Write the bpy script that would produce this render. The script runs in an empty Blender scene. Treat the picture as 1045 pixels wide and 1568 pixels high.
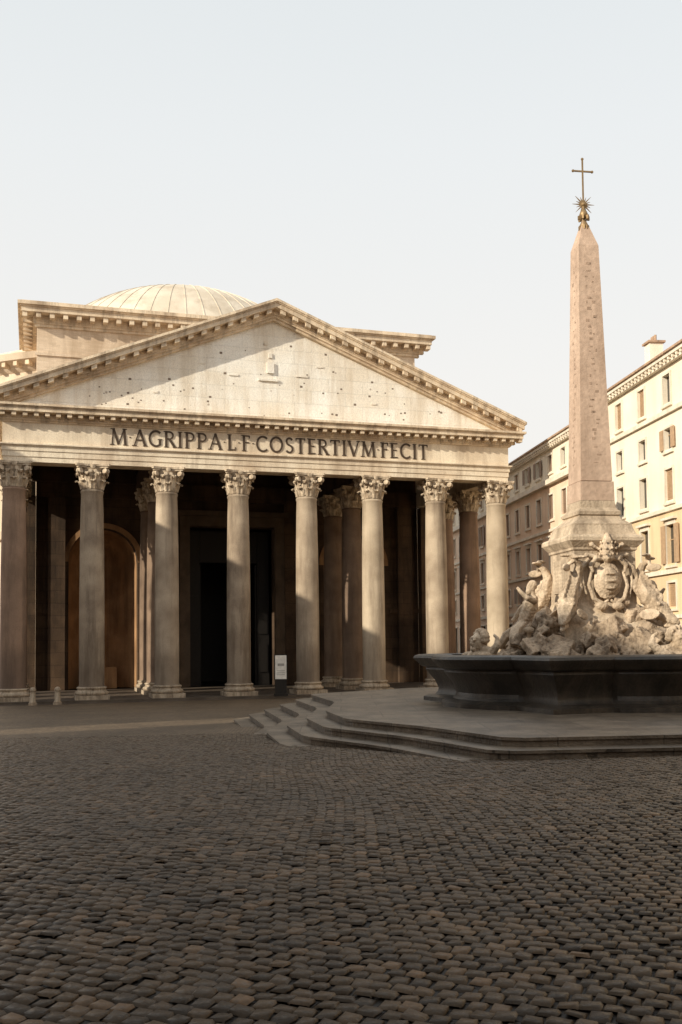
import bpy, bmesh, math, random
import numpy as np
from mathutils import Vector, Matrix, noise
R=math.radians
random.seed(7); rng=np.random.default_rng(3)
sc=bpy.context.scene
sc.view_settings.view_transform='Standard'
try: sc.view_settings.look='None'
except Exception: pass
sc.view_settings.exposure=0

# ------------------------------------------------------------ helpers
def link(o,parent=None):
    sc.collection.objects.link(o)
    if parent is not None: o.parent=parent
    return o
def empty(name,loc=(0,0,0),rz=0,parent=None):
    e=bpy.data.objects.new(name,None); e.location=loc; e.rotation_euler=(0,0,rz)
    e.empty_display_size=.5
    return link(e,parent)
class MB:
    def __init__(s): s.v=[];s.f=[];s.m=[];s.cm=0
    def add(s,vs,fs,M=None):
        b=len(s.v)
        for p in vs:
            p=Vector(p)
            if M is not None: p=M@p
            s.v.append(tuple(p))
        for f in fs: s.f.append(tuple(i+b for i in f)); s.m.append(s.cm)
    def box(s,x0,x1,y0,y1,z0,z1,M=None):
        s.add([(x0,y0,z0),(x1,y0,z0),(x1,y1,z0),(x0,y1,z0),(x0,y0,z1),(x1,y0,z1),(x1,y1,z1),(x0,y1,z1)],
              [(0,3,2,1),(4,5,6,7),(0,1,5,4),(1,2,6,5),(2,3,7,6),(3,0,4,7)],M)
    def lathe(s,prof,n=32,c=(0,0),cap=False,M=None,a0=0,a1=2*math.pi):
        full=abs(a1-a0-2*math.pi)<1e-6
        vs=[];fs=[];k=len(prof);nn=n if full else n+1
        for i in range(nn):
            a=a0+(a1-a0)*i/n
            for r,z in prof: vs.append((c[0]+r*math.cos(a),c[1]+r*math.sin(a),z))
        for i in range(n):
            j=(i+1)%nn
            for q in range(k-1): fs.append((i*k+q,j*k+q,j*k+q+1,i*k+q+1))
        if cap:
            fs.append(tuple(i*k+k-1 for i in range(nn)))
            fs.append(tuple(i*k for i in range(nn-1,-1,-1)))
        s.add(vs,fs,M)
    def prism(s,poly,z0,z1,M=None):
        n=len(poly)
        vs=[(p[0],p[1],z0) for p in poly]+[(p[0],p[1],z1) for p in poly]
        fs=[tuple(range(n-1,-1,-1)),tuple(range(n,2*n))]+[(i,(i+1)%n,n+(i+1)%n,n+i) for i in range(n)]
        s.add(vs,fs,M)
    def prism_y(s,poly,y0,y1,M=None): # poly in xz
        n=len(poly)
        vs=[(p[0],y0,p[1]) for p in poly]+[(p[0],y1,p[1]) for p in poly]
        fs=[tuple(range(n)),tuple(range(2*n-1,n-1,-1))]+[((i+1)%n,i,n+i,n+(i+1)%n) for i in range(n)]
        s.add(vs,fs,M)
    def loft(s,rings,cap=True,M=None):
        n=len(rings[0]);vs=[p for r in rings for p in r];fs=[]
        for k in range(len(rings)-1):
            for i in range(n):
                j=(i+1)%n; fs.append((k*n+i,k*n+j,(k+1)*n+j,(k+1)*n+i))
        if cap:
            fs.append(tuple(range(n-1,-1,-1))); L=(len(rings)-1)*n
            fs.append(tuple(range(L,L+n)))
        s.add(vs,fs,M)
    def sq(s,levels,M=None,cap=True): # square stack (half,z)
        s.loft([[(-h,-h,z),(h,-h,z),(h,h,z),(-h,h,z)] for h,z in levels],cap,M)
    def mesh(s,name,mats,smooth=None):
        me=bpy.data.meshes.new(name); me.from_pydata(s.v,[],s.f)
        for m in (mats if isinstance(mats,(list,tuple)) else [mats]): me.materials.append(m)
        me.polygons.foreach_set('material_index',s.m)
        if smooth is not None:
            me.polygons.foreach_set('use_smooth',[True]*len(s.f))
            try: me.set_sharp_from_angle(angle=R(smooth))
            except Exception: pass
        me.update(); return me
    def obj(s,name,mats,parent=None,smooth=None,loc=(0,0,0),rz=0):
        o=bpy.data.objects.new(name,s.mesh(name,mats,smooth)); o.location=loc;o.rotation_euler=(0,0,rz)
        bm=bmesh.new();bm.from_mesh(o.data);bmesh.ops.recalc_face_normals(bm,faces=bm.faces);bm.to_mesh(o.data);bm.free()
        return link(o,parent)

# ------------------------------------------------------------ materials
def newmat(name):
    m=bpy.data.materials.new(name);m.use_nodes=True
    nt=m.node_tree; nt.nodes.clear()
    out=nt.nodes.new('ShaderNodeOutputMaterial'); b=nt.nodes.new('ShaderNodeBsdfPrincipled')
    nt.links.new(b.outputs[0],out.inputs[0]); return m,nt,b
def N(nt,t): return nt.nodes.new(t)
def ramp(nt,src,stops):
    r=nt.nodes.new('ShaderNodeValToRGB'); e=r.color_ramp.elements
    while len(e)>len(stops): e.remove(e[-1])
    while len(e)<len(stops): e.new(.5)
    for el,(p,c) in zip(e,stops):
        el.position=p; el.color=(c,c,c,1) if isinstance(c,(int,float)) else (*c,1)
    nt.links.new(src,r.inputs[0]); return r.outputs[0]
def mixc(nt,fac,a,b,mode='MIX'):
    m=nt.nodes.new('ShaderNodeMix');m.data_type='RGBA';m.blend_type=mode
    for s,v in ((m.inputs[0],fac),(m.inputs[6],a),(m.inputs[7],b)):
        if isinstance(v,(int,float)): s.default_value=v
        elif isinstance(v,tuple): s.default_value=(*v,1)
        else: nt.links.new(v,s)
    return m.outputs[2]
def stone(name,ca,cb,stain=(.1,.08,.06),scale=1.2,stain_amt=.5,bump=.3,brick=None,rough=.85,streak=True,fine=18,holes=False,spec=.3,cavity=0,c2=.86,grime=None):
    m,nt,b=newmat(name); L=nt.links
    tc=nt.nodes.new('ShaderNodeTexCoord'); co=tc.outputs['Object']
    n1=N(nt,'ShaderNodeTexNoise');n1.inputs['Scale'].default_value=scale;n1.inputs['Detail'].default_value=8;L.new(co,n1.inputs['Vector'])
    col=mixc(nt,ramp(nt,n1.outputs[0],[(.38,0.),(.62,1.)]),ca,cb)
    n2=N(nt,'ShaderNodeTexNoise');n2.inputs['Scale'].default_value=fine;n2.inputs['Detail'].default_value=6;L.new(co,n2.inputs['Vector'])
    col=mixc(nt,.5,col,ramp(nt,n2.outputs[0],[(.3,.7),(.7,1.2)]),'MULTIPLY')
    if streak:
        mp=nt.nodes.new('ShaderNodeMapping');mp.inputs['Scale'].default_value=(1.8,1.8,.22);L.new(co,mp.inputs[0])
        n3=N(nt,'ShaderNodeTexNoise');n3.inputs['Scale'].default_value=scale*1.3;n3.inputs['Detail'].default_value=10;n3.inputs['Roughness'].default_value=.68;L.new(mp.outputs[0],n3.inputs['Vector'])
        f=ramp(nt,n3.outputs[0],[(.47,0.),(.66,stain_amt)])
        col=mixc(nt,f,col,stain)
        if grime: # dirt rising from the foot of the stone
            sz=nt.nodes.new('ShaderNodeSeparateXYZ');L.new(co,sz.inputs[0])
            ma0=nt.nodes.new('ShaderNodeMath');ma0.operation='MULTIPLY_ADD';L.new(n3.outputs[0],ma0.inputs[0]);ma0.inputs[1].default_value=-1.2*grime;L.new(sz.outputs[2],ma0.inputs[2])
            mr=nt.nodes.new('ShaderNodeMapRange');mr.inputs[1].default_value=-.5*grime;mr.inputs[2].default_value=grime;mr.inputs[3].default_value=.75;mr.inputs[4].default_value=0;L.new(ma0.outputs[0],mr.inputs[0])
            col=mixc(nt,mr.outputs[0],col,stain)
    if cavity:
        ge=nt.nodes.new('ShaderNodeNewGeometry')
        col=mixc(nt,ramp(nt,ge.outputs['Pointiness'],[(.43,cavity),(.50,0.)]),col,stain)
    h=n2.outputs[0]
    if brick:
        w,hh,mort,dark,axis=brick
        mp=nt.nodes.new('ShaderNodeMapping')
        if axis=='xz': mp.inputs['Rotation'].default_value=(R(90),0,0)
        L.new(co,mp.inputs[0])
        br=nt.nodes.new('ShaderNodeTexBrick');br.inputs['Scale'].default_value=1
        br.inputs['Brick Width'].default_value=w;br.inputs['Row Height'].default_value=hh;br.inputs['Mortar Size'].default_value=mort
        br.inputs['Mortar Smooth'].default_value=.2
        br.inputs['Color1'].default_value=(1,1,1,1);br.inputs['Color2'].default_value=(c2,c2*.98,c2*.95,1);br.inputs['Mortar'].default_value=(dark,dark,dark,1)
        nw=N(nt,'ShaderNodeTexNoise');nw.inputs['Scale'].default_value=1.5;L.new(co,nw.inputs['Vector'])
        ad=nt.nodes.new('ShaderNodeVectorMath');ad.operation='MULTIPLY_ADD';ad.inputs[1].default_value=(.06,.06,.06);L.new(nw.outputs[1],ad.inputs[0]);L.new(mp.outputs[0],ad.inputs[2])
        L.new(ad.outputs[0],br.inputs['Vector'])
        col=mixc(nt,1.,col,br.outputs[0],'MULTIPLY')
        ma=nt.nodes.new('ShaderNodeMath');ma.operation='MULTIPLY_ADD';L.new(br.outputs[1],ma.inputs[0]);ma.inputs[1].default_value=-.9;L.new(n2.outputs[0],ma.inputs[2]);h=ma.outputs[0]
    if holes:
        vo=nt.nodes.new('ShaderNodeTexVoronoi');vo.inputs['Scale'].default_value=.8;L.new(co,vo.inputs['Vector'])
        f=ramp(nt,vo.outputs['Distance'],[(.04,.7),(.08,0.)])
        col=mixc(nt,f,col,(.28,.2,.14))  # dark spots: the shade of small holes put into the colour
    L.new(col,b.inputs['Base Color'])
    b.inputs['Roughness'].default_value=rough
    b.inputs['Specular IOR Level'].default_value=spec
    bp=nt.nodes.new('ShaderNodeBump');bp.inputs['Strength'].default_value=bump;bp.inputs['Distance'].default_value=.06;L.new(h,bp.inputs['Height']);L.new(bp.outputs[0],b.inputs['Normal'])
    return m
def plain(name,c,rough=.6,metal=0,var=.15):
    m,nt,b=newmat(name)
    tc=nt.nodes.new('ShaderNodeTexCoord');n=N(nt,'ShaderNodeTexNoise');n.inputs['Scale'].default_value=5;n.inputs['Detail'].default_value=6
    nt.links.new(tc.outputs['Object'],n.inputs['Vector'])
    nt.links.new(mixc(nt,1.,c,ramp(nt,n.outputs[0],[(.3,1-var),(.7,1+var)]),'MULTIPLY'),b.inputs['Base Color'])
    b.inputs['Roughness'].default_value=rough;b.inputs['Metallic'].default_value=metal;return m

M_marble=stone('weathered_marble',(.90,.78,.61),(.72,.59,.44),stain=(.34,.24,.155),scale=.5,stain_amt=.55,bump=.4)
M_corn=stone('cornice_stone',(.84,.69,.51),(.62,.48,.34),stain=(.19,.135,.09),scale=.8,stain_amt=.6,bump=.5)
M_tymp=stone('tympanum_stone',(.98,.95,.88),(.90,.83,.72),stain=(.60,.49,.36),scale=.35,stain_amt=.62,bump=.6,brick=(2.3,.85,.014,.87,'xz'),holes=True,c2=.95)
M_gran=stone('grey_granite',(.50,.40,.295),(.30,.23,.165),stain=(.115,.083,.058),scale=.45,stain_amt=.65,bump=.3,fine=30,grime=2.6)
M_gran2=stone('grey_granite_worn',(.44,.35,.255),(.27,.205,.148),stain=(.11,.078,.054),scale=.6,stain_amt=.7,bump=.3,fine=22,grime=3.4)
M_gran3=stone('grey_granite_pale',(.56,.455,.335),(.38,.30,.215),stain=(.145,.105,.073),scale=.38,stain_amt=.6,bump=.3,fine=34,grime=2.0)
M_red=stone('red_granite',(.37,.245,.17),(.23,.152,.105),stain=(.09,.06,.043),scale=.45,stain_amt=.65,bump=.3,fine=30,grime=2.6)
M_dk=stone('red_granite_shaded',(.26,.178,.122),(.16,.107,.074),stain=(.06,.04,.03),scale=.5,stain_amt=.5,bump=.25,fine=30)  # red granite darkened; the portico's shade is put into its colour
M_cap=stone('capital_marble',(.72,.59,.44),(.42,.32,.225),stain=(.11,.078,.05),scale=2.5,stain_amt=.65,bump=.6)
M_block=stone('old_plaster_brick',(.82,.66,.50),(.66,.51,.37),stain=(.44,.31,.2),scale=.35,stain_amt=.55,bump=.5,brick=(.6,.16,.012,.9,'xz'))
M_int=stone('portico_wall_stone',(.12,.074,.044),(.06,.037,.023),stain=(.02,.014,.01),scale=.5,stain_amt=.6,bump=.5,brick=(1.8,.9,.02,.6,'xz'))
M_niche=stone('niche_plaster_sunlit',(.42,.24,.12),(.28,.155,.075),stain=(.1,.06,.035),scale=.6,stain_amt=.6,bump=.4)  # sunlit orange of the niche is put into the plaster colour
M_rot=stone('rotunda_brick',(.74,.61,.47),(.60,.48,.36),stain=(.3,.22,.15),scale=.3,stain_amt=.5,bump=.5)
M_dome=stone('dome_lead',(.74,.65,.53),(.60,.515,.405),stain=(.42,.34,.25),scale=.25,stain_amt=.6,bump=.3)
M_roof=stone('portico_roof_tile',(.42,.34,.27),(.3,.24,.18),scale=.5)
M_wood=stone('dark_timber',(.05,.03,.018),(.025,.015,.01),scale=2,streak=False)
M_bronze=plain('dark_bronze',(.012,.009,.007),.6,.2)
M_letter=plain('letter_bronze',(.075,.048,.03),.7,.2)
M_obel=stone('granite_obelisk',(.62,.455,.345),(.50,.36,.27),stain=(.34,.235,.17),scale=1.0,stain_amt=.55,bump=.25,fine=9)
M_ped=stone('pedestal_travertine',(.66,.53,.39),(.46,.36,.26),stain=(.14,.10,.07),scale=1.2,stain_amt=.65,bump=.4)
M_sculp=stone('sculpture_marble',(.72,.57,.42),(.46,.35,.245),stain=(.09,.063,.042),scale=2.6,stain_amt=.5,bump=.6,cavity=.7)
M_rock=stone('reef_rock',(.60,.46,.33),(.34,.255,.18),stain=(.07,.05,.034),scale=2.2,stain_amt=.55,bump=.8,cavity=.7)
M_basin=stone('dark_grey_marble',(.055,.044,.034),(.026,.021,.016),stain=(.14,.11,.08),scale=1.2,stain_amt=.4,bump=.25,rough=.42,spec=.5)
M_step=stone('travertine_steps',(.22,.175,.13),(.13,.103,.077),stain=(.06,.046,.034),scale=1.2,stain_amt=.6,bump=.4,rough=.42,brick=(1.7,1.7,.012,.45,'xy'))
M_pfl=stone('portico_paving',(.13,.10,.075),(.08,.06,.045),scale=.8,rough=.6)
M_water=plain('basin_water',(.03,.035,.03),.05)
M_cbase=stone('column_base_marble',(.52,.42,.31),(.34,.265,.19),stain=(.11,.08,.053),scale=2.5,stain_amt=.75,bump=.5)

# cobbles
GROT=R(-24);PITCH=.106
def mat_cobble():
    m,nt,b=newmat('basalt_cobblestones');L=nt.links
    at=nt.nodes.new('ShaderNodeAttribute');at.attribute_name='rnd'
    tc=nt.nodes.new('ShaderNodeTexCoord')
    n=N(nt,'ShaderNodeTexNoise');n.inputs['Scale'].default_value=40;n.inputs['Detail'].default_value=8;L.new(tc.outputs['Object'],n.inputs['Vector'])
    n2=N(nt,'ShaderNodeTexNoise');n2.inputs['Scale'].default_value=.5;n2.inputs['Detail'].default_value=4;L.new(tc.outputs['Object'],n2.inputs['Vector'])
    c=ramp(nt,at.outputs['Fac'],[(0,(.026,.016,.009)),(.5,(.052,.033,.018)),(.88,(.078,.049,.027)),(1,(.13,.078,.042))])
    c=mixc(nt,.6,c,ramp(nt,n.outputs[0],[(.3,.5),(.7,1.45)]),'MULTIPLY')
    c=mixc(nt,.8,c,ramp(nt,n2.outputs[0],[(.35,.6),(.65,1.3)]),'MULTIPLY')
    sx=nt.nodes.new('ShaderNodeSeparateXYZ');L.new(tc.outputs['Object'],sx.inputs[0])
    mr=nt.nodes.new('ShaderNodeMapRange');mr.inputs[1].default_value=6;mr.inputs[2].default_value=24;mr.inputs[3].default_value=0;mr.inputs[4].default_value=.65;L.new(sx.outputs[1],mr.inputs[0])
    c=mixc(nt,mr.outputs[0],c,(.105,.073,.045))  # paler with distance; brightness of the sunlit strip put into colour
    L.new(c,b.inputs['Base Color'])
    L.new(ramp(nt,n.outputs[0],[(.3,.30),(.7,.58)]),b.inputs['Roughness'])
    b.inputs['Specular IOR Level'].default_value=.26
    b.inputs['Specular Tint'].default_value=(1,.9,.78,1)
    bp=nt.nodes.new('ShaderNodeBump');bp.inputs['Strength'].default_value=.5;bp.inputs['Distance'].default_value=.012;L.new(n.outputs[0],bp.inputs['Height']);L.new(bp.outputs[0],b.inputs['Normal'])
    return m
def mat_ground():
    m,nt,b=newmat('distant_cobbles');L=nt.links
    tc=nt.nodes.new('ShaderNodeTexCoord');mp=nt.nodes.new('ShaderNodeMapping');mp.inputs['Rotation'].default_value=(0,0,-GROT)
    L.new(tc.outputs['Object'],mp.inputs[0])
    br=nt.nodes.new('ShaderNodeTexBrick');br.inputs['Scale'].default_value=1;br.inputs['Brick Width'].default_value=PITCH;br.inputs['Row Height'].default_value=PITCH
    br.inputs['Mortar Size'].default_value=.010;br.inputs['Mortar Smooth'].default_value=.6
    br.inputs['Color1'].default_value=(.105,.073,.046,1);br.inputs['Color2'].default_value=(.20,.145,.093,1);br.inputs['Mortar'].default_value=(.018,.013,.008,1)  # far stones raised in colour to strengthen the sunlit band
    L.new(mp.outputs[0],br.inputs['Vector'])
    n2=N(nt,'ShaderNodeTexNoise');n2.inputs['Scale'].default_value=.5;n2.inputs['Detail'].default_value=4;L.new(tc.outputs['Object'],n2.inputs['Vector'])
    c=mixc(nt,.7,br.outputs[0],ramp(nt,n2.outputs[0],[(.35,.75),(.65,1.2)]),'MULTIPLY')
    sx=nt.nodes.new('ShaderNodeSeparateXYZ');L.new(tc.outputs['Object'],sx.inputs[0])
    mr=nt.nodes.new('ShaderNodeMapRange');mr.inputs[1].default_value=21;mr.inputs[2].default_value=24.5;mr.inputs[3].default_value=0;mr.inputs[4].default_value=1;L.new(sx.outputs[1],mr.inputs[0])
    c=mixc(nt,mr.outputs[0],(.014,.010,.007),c)
    L.new(c,b.inputs['Base Color']);b.inputs['Roughness'].default_value=.6;b.inputs['Specular IOR Level'].default_value=.25
    bp=nt.nodes.new('ShaderNodeBump');bp.invert=True;bp.inputs['Strength'].default_value=.8;bp.inputs['Distance'].default_value=.02;L.new(br.outputs[1],bp.inputs['Height']);L.new(bp.outputs[0],b.inputs['Normal'])
    return m

# ------------------------------------------------------------ ground
TH=R(17.3);CT,ST=math.cos(TH),math.sin(TH)
def gz(X,Y):
    s=-ST*X+CT*Y
    return -1.75*np.clip((s-8)/52,0,1)
rows=[-500,8]+[8+52*i/8 for i in range(1,9)]+[700]
vs=[];fs=[]
for s in rows:
    for q in (-600,600):
        X=q*CT-s*ST;Y=q*ST+s*CT
        vs.append((X,Y,float(gz(X,Y))-.014))
for i in range(len(rows)-1): fs.append((2*i,2*i+1,2*i+3,2*i+2))
me=bpy.data.meshes.new('ground');me.from_pydata(vs,[],fs);me.materials.append(mat_ground());link(bpy.data.objects.new('ground',me))

def cobbles():
    p=PITCH;c,s=math.cos(GROT),math.sin(GROT)
    n=430
    I,J=np.meshgrid(np.arange(-n,n),np.arange(-n,n),indexing='ij')
    u=(I+.5*(J%2)+rng.normal(0,.045,I.shape))*p; v=J*p
    v=v+.13*np.sin(u*.55)+.05*np.sin(u*1.7+v*.3); u=u+.07*np.sin(v*.8)
    X=(c*u-s*v).ravel();Y=(s*u+c*v).ravel()
    k=(Y>2.6)&(Y<24)&(np.abs(X)<.3425*Y+1.5)
    X=X[k];Y=Y[k];m=len(X)
    X=X+rng.normal(0,.002,m);Y=Y+rng.normal(0,.002,m)
    g=np.array([-1,-.78,.78,1.])
    gx,gy=np.meshgrid(g,g,indexing='ij');gx=gx.ravel();gy=gy.ravel()
    edge=(np.abs(gx)>.9)|(np.abs(gy)>.9);corner=(np.abs(gx)>.9)&(np.abs(gy)>.9)
    hz=np.where(corner,-.019,np.where(edge,-.012,0.0))
    kx=np.where(corner,gx*.94,gx);ky=np.where(corner,gy*.94,gy)
    hw=p/2*(.91+rng.normal(0,.055,m));hh=p/2*(.89+rng.normal(0,.04,m))
    a=GROT+rng.normal(0,.06,m);ca,sa=np.cos(a)[:,None],np.sin(a)[:,None]
    lx=kx[None]*hw[:,None]+rng.normal(0,.003,(m,16));ly=ky[None]*hh[:,None]+rng.normal(0,.003,(m,16))
    wx=X[:,None]+ca*lx-sa*ly;wy=Y[:,None]+sa*lx+ca*ly
    tx=rng.normal(0,.06,m)[:,None];ty=rng.normal(0,.06,m)[:,None]
    wz=gz(X,Y)[:,None]+.004+rng.normal(0,.0035,m)[:,None]+hz[None]+tx*lx+ty*ly+rng.normal(0,.0011,(m,16))
    co=np.stack([wx,wy,wz],-1).reshape(-1,3)
    q=[]
    for i in range(3):
        for j in range(3): q.append([i*4+j,(i+1)*4+j,(i+1)*4+j+1,i*4+j+1])
    q=np.array(q);F=(np.arange(m)[:,None,None]*16+q[None]).reshape(-1)
    me=bpy.data.meshes.new('cobblestone_paving')
    me.vertices.add(len(co));me.vertices.foreach_set('co',co.ravel())
    nf=len(F)//4;me.loops.add(len(F));me.loops.foreach_set('vertex_index',F.astype(np.int32))
    me.polygons.add(nf);me.polygons.foreach_set('loop_start',np.arange(0,len(F),4,dtype=np.int32))
    try: me.polygons.foreach_set('loop_total',np.full(nf,4,dtype=np.int32))
    except Exception: pass
    me.polygons.foreach_set('use_smooth',np.ones(nf,dtype=bool))
    at=me.attributes.new('rnd','FLOAT','POINT');at.data.foreach_set('value',np.repeat(rng.random(m),16).astype(np.float32))
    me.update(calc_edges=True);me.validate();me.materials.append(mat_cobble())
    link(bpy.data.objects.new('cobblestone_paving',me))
cobbles()

# ------------------------------------------------------------ PANTHEON
P=empty('pantheon_temple',(-19.4,58.9,-1.6),TH)
D=4.51;W=7*D;CX=W/2
def column_mesh(name,mat):
    b=MB();b.cm=1
    b.box(-1.0,1.0,-1.0,1.0,0,.26)
    b.lathe([(.9,.26),(.98,.3),(1.01,.38),(.98,.46),(.88,.5),(.84,.56),(.83,.62),(.88,.64),(.9,.69),(.87,.74),(.78,.76)],36)
    b.cm=0
    b.lathe([(.80,.76),(.75,.86),(.752,3),(.745,6),(.72,9),(.675,11.6),(.65,12.4),(.68,12.46),(.7,12.55),(.66,12.62),(.64,12.66)],36)
    b.cm=2
    b.lathe([(.62,12.66),(.64,13.1),(.7,13.5),(.86,13.85),(.9,13.92)],24)
    for row,(z0,h,off,r0,wd) in enumerate([(12.68,.52,0,.66,.24),(12.75,.92,22.5,.67,.25)]):
        for k in range(8):
            a=R(45*k+off);M=Matrix.Rotation(a,4,'Z')
            pr=[(r0,z0,.9),(r0+.07,z0+h*.45,1.),(r0+.13,z0+h*.8,1.05),(r0+.27,z0+h*1.0,.8),(r0+.33,z0+h*.92,.55),(r0+.3,z0+h*.8,.25)]
            vs=[];fs=[]
            for (r,z,w) in pr:
                for t,dr in ((-1,-.05),(-.5,.03),(0,-.01),(.5,.03),(1,-.05)): vs.append((r+dr,t*wd*w,z))
            for i in range(len(pr)-1):
                for j in range(4): fs.append((i*5+j,i*5+j+1,i*5+j+6,i*5+j+5))
            b.add(vs,fs,M)
    for k in range(4):
        M=Matrix.Rotation(R(45+90*k),4,'Z')
        for sgn in (-1,1):
            b.lathe([(.05,-.07),(.17,-.06),(.17,.06),(.05,.07)],12,M=M@Matrix.Translation((1.08,sgn*.08,13.74))@Matrix.Rotation(R(90+sgn*12),4,'X'),cap=True)
        for i in range(5):
            t=i/4;b.box(.70+.32*t,.80+.32*t,-.07,.07,13.2+.5*t**.7,13.32+.52*t**.7,M)
        M2=Matrix.Rotation(R(90*k),4,'Z')
        b.lathe([(.02,-.05),(.15,-.03),(.13,.04),(.03,.07)],10,M=M2@Matrix.Translation((.86,0,14.0))@Matrix.Rotation(R(90),4,'Y'),cap=True)
        for sgn in (-1,1):
            b.lathe([(.03,-.05),(.11,-.04),(.11,.04),(.03,.05)],10,M=M2@Matrix.Translation((.84,sgn*.16,13.72))@Matrix.Rotation(R(90),4,'Y'),cap=True)
    pts=[]
    for k in range(4):
        a=R(90*k-45)
        for d in (-.055,.055): pts.append((1.38*math.cos(a+d),1.38*math.sin(a+d)))
        for t in (.25,.5,.75):
            p0=Vector((1.36*math.cos(a),1.36*math.sin(a)));p1=Vector((1.36*math.cos(a+R(90)),1.36*math.sin(a+R(90))))
            q=p0.lerp(p1,t);q*= (1-.16*(1-(2*t-1)**2));pts.append((q.x,q.y))
    b.prism([(x*.93,y*.93) for x,y in pts],13.92,14.02);b.prism(pts,14.02,14.15)
    return b.mesh(name,[mat,M_cbase,M_cap],40)
cms=[column_mesh('granite_column_grey',M_gran),column_mesh('granite_column_worn',M_gran2),column_mesh('granite_column_pale',M_gran3)]
cm_r=column_mesh('granite_column_red',M_red);cm_d=column_mesh('granite_column_shaded',M_dk)
cn=0
def col(x,y,me):
    global cn;cn+=1
    o=bpy.data.objects.new('column_%d'%cn,me);o.location=(x,y,0);o.rotation_euler=(0,0,R(90)*(cn*3%4));link(o,P)
pick=[cm_r,cms[1],cms[0],cms[1],cms[0],cms[2],cms[0],cms[2]]
for i in range(8): col(i*D,0,pick[i])
for i in (0,2,5,7):
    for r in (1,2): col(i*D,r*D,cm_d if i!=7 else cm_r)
b=MB();b.box(-1.5,W+1.5,-1.55,13.4,-.6,-.14);b.box(-1.2,W+1.2,-1.2,13.45,-.14,0.0);b.obj('portico_floor',M_pfl,P)
# entablature
def ring(b,a,inn,z0,z1,yb=13.4):
    b.box(-a,W+a,-a,inn,z0,z1);b.box(-a,inn,inn,yb,z0,z1);b.box(W-inn,W+a,inn,yb,z0,z1)
b=MB()
ring(b,.64,.62,14.15,14.46);ring(b,.69,.62,14.46,14.8);ring(b,.74,.62,14.8,15.08);ring(b,.80,.62,15.08,15.14);ring(b,.88,.62,15.14,15.22)
ring(b,.68,.60,15.22,16.5)
b.obj('entablature',M_marble,P)
b=MB()
for x in (2*D,5*D): b.box(x-.6,x+.6,.64,13.4,14.15,15.9)
b.box(.64,2*D-.61,12.9,13.4,15.2,16.4);
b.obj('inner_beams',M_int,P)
b=MB()
ring(b,.78,.6,16.5,16.6);ring(b,.86,.6,16.6,16.74);ring(b,.9,.6,16.74,17.0)
ring(b,1.46,.6,17.0,17.26);ring(b,1.53,.6,17.26,17.32);ring(b,1.62,.6,17.32,17.46)
n=54
for i in range(n+1):
    x=-1.3+(W+2.6)*i/n; b.box(x-.13,x+.13,-1.36,-.905,16.78,16.985)
n=23
for i in range(1,n+1):
    y=-.9+13.9*i/n
    b.box(-1.36,-.905,y-.13,y+.13,16.78,16.985);b.box(W+.905,W+1.36,y-.13,y+.13,16.78,16.985)
x=-.86
while x<W+.86:
    b.box(x,x+.1,-.90,-.865,16.61,16.73);x+=.2
b.obj('cornice',M_corn,P)
# pediment
zA=25.1;SL=.40
def rk(b,d0,d1,y0,y1,dxm=17.4):
    for s in (-1,1):
        p=[(CX,zA-d0),(CX+s*dxm,zA-SL*dxm-d0),(CX+s*dxm,zA-SL*dxm-d1),(CX,zA-d1)]
        b.prism_y(p,y0,y1)
b=MB()
rk(b,0,.16,-1.64,-.3,17.45);rk(b,.16,.24,-1.56,-.3);rk(b,.24,.52,-1.48,-.3,17.35);rk(b,.52,.84,-.93,-.3,17.0);rk(b,.84,.98,-.86,-.3,16.7);rk(b,.98,1.14,-.72,-.3,16.3)
k=21
for s in (-1,1):
    for i in range(k):
        dx=.45+(16.6)*i/(k-1)
        zt=zA-.52-SL*dx
        w=.16
        b.prism_y([(CX+s*(dx-w),zt+SL*w),(CX+s*(dx+w),zt-SL*w),(CX+s*(dx+w),zt-SL*w-.25),(CX+s*(dx-w),zt+SL*w-.25)],-1.38,-.935)
b.obj('raking_cornice',M_corn,P)
b=MB();dx=15.4
b.prism_y([(CX-dx-1.2,17.47),(CX+dx+1.2,17.47),(CX+dx+1.2,zA-1.1-SL*(dx+1.2)),(CX,zA-1.1),(CX-dx-1.2,zA-1.1-SL*(dx+1.2))],-.42,-.05)
b.obj('tympanum',M_tymp,P)
b=MB()
for (x,z,w,h,d) in [(CX-.2,20.9,.45,.7,.12),(CX-.35,20.1,1.3,.14,.12),(CX-.2,21.7,.24,.3,.08),(CX-2.6,20.3,.6,.12,.06),(CX+1.9,20.5,.8,.14,.05),(CX-7.5,18.9,.3,.14,.05),(CX+6.8,19.0,.35,.12,.05),(CX-.5,22.5,.16,.25,.06),(CX+3.1,21.2,.5,.1,.05),(CX-4.6,20.9,.4,.1,.05)]:
    b.box(x-w/2,x+w/2,-.42-d,-.43,z-h/2,z+h/2)
b.obj('tympanum_relief_remains',M_tymp,P)
b=MB()
for i in range(60):
    x=CX+random.uniform(-12,12);z=17.9+random.random()*(max(.3,25.1-1.6-SL*abs(x-CX)-17.9));r=random.uniform(.035,.085)
    b.box(x-r,x+r,-.428,-.424,z-r*.8,z+r*.8)
b.obj('tympanum_clamp_hole_marks',plain('hole_shade',(.2,.15,.11),.9),P)  # thin dark plates; the shade inside the holes is their colour
b=MB()
for s in (-1,1):
    p=[(CX,zA-.05),(CX+s*17.3,zA-SL*17.3-.05),(CX+s*17.3,zA-SL*17.3-.3),(CX,zA-.3)]
    b.prism_y(p,-.295,13.45)
b.obj('portico_roof',M_roof,P)
b=MB();b.box(.62,W-.62,.65,13.4,17.1,17.3)
y=1.5
while y<13: b.box(.63,W-.63,y,y+.4,16.5,17.09);y+=2.2
b.obj('portico_ceiling',M_wood,P)
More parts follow.
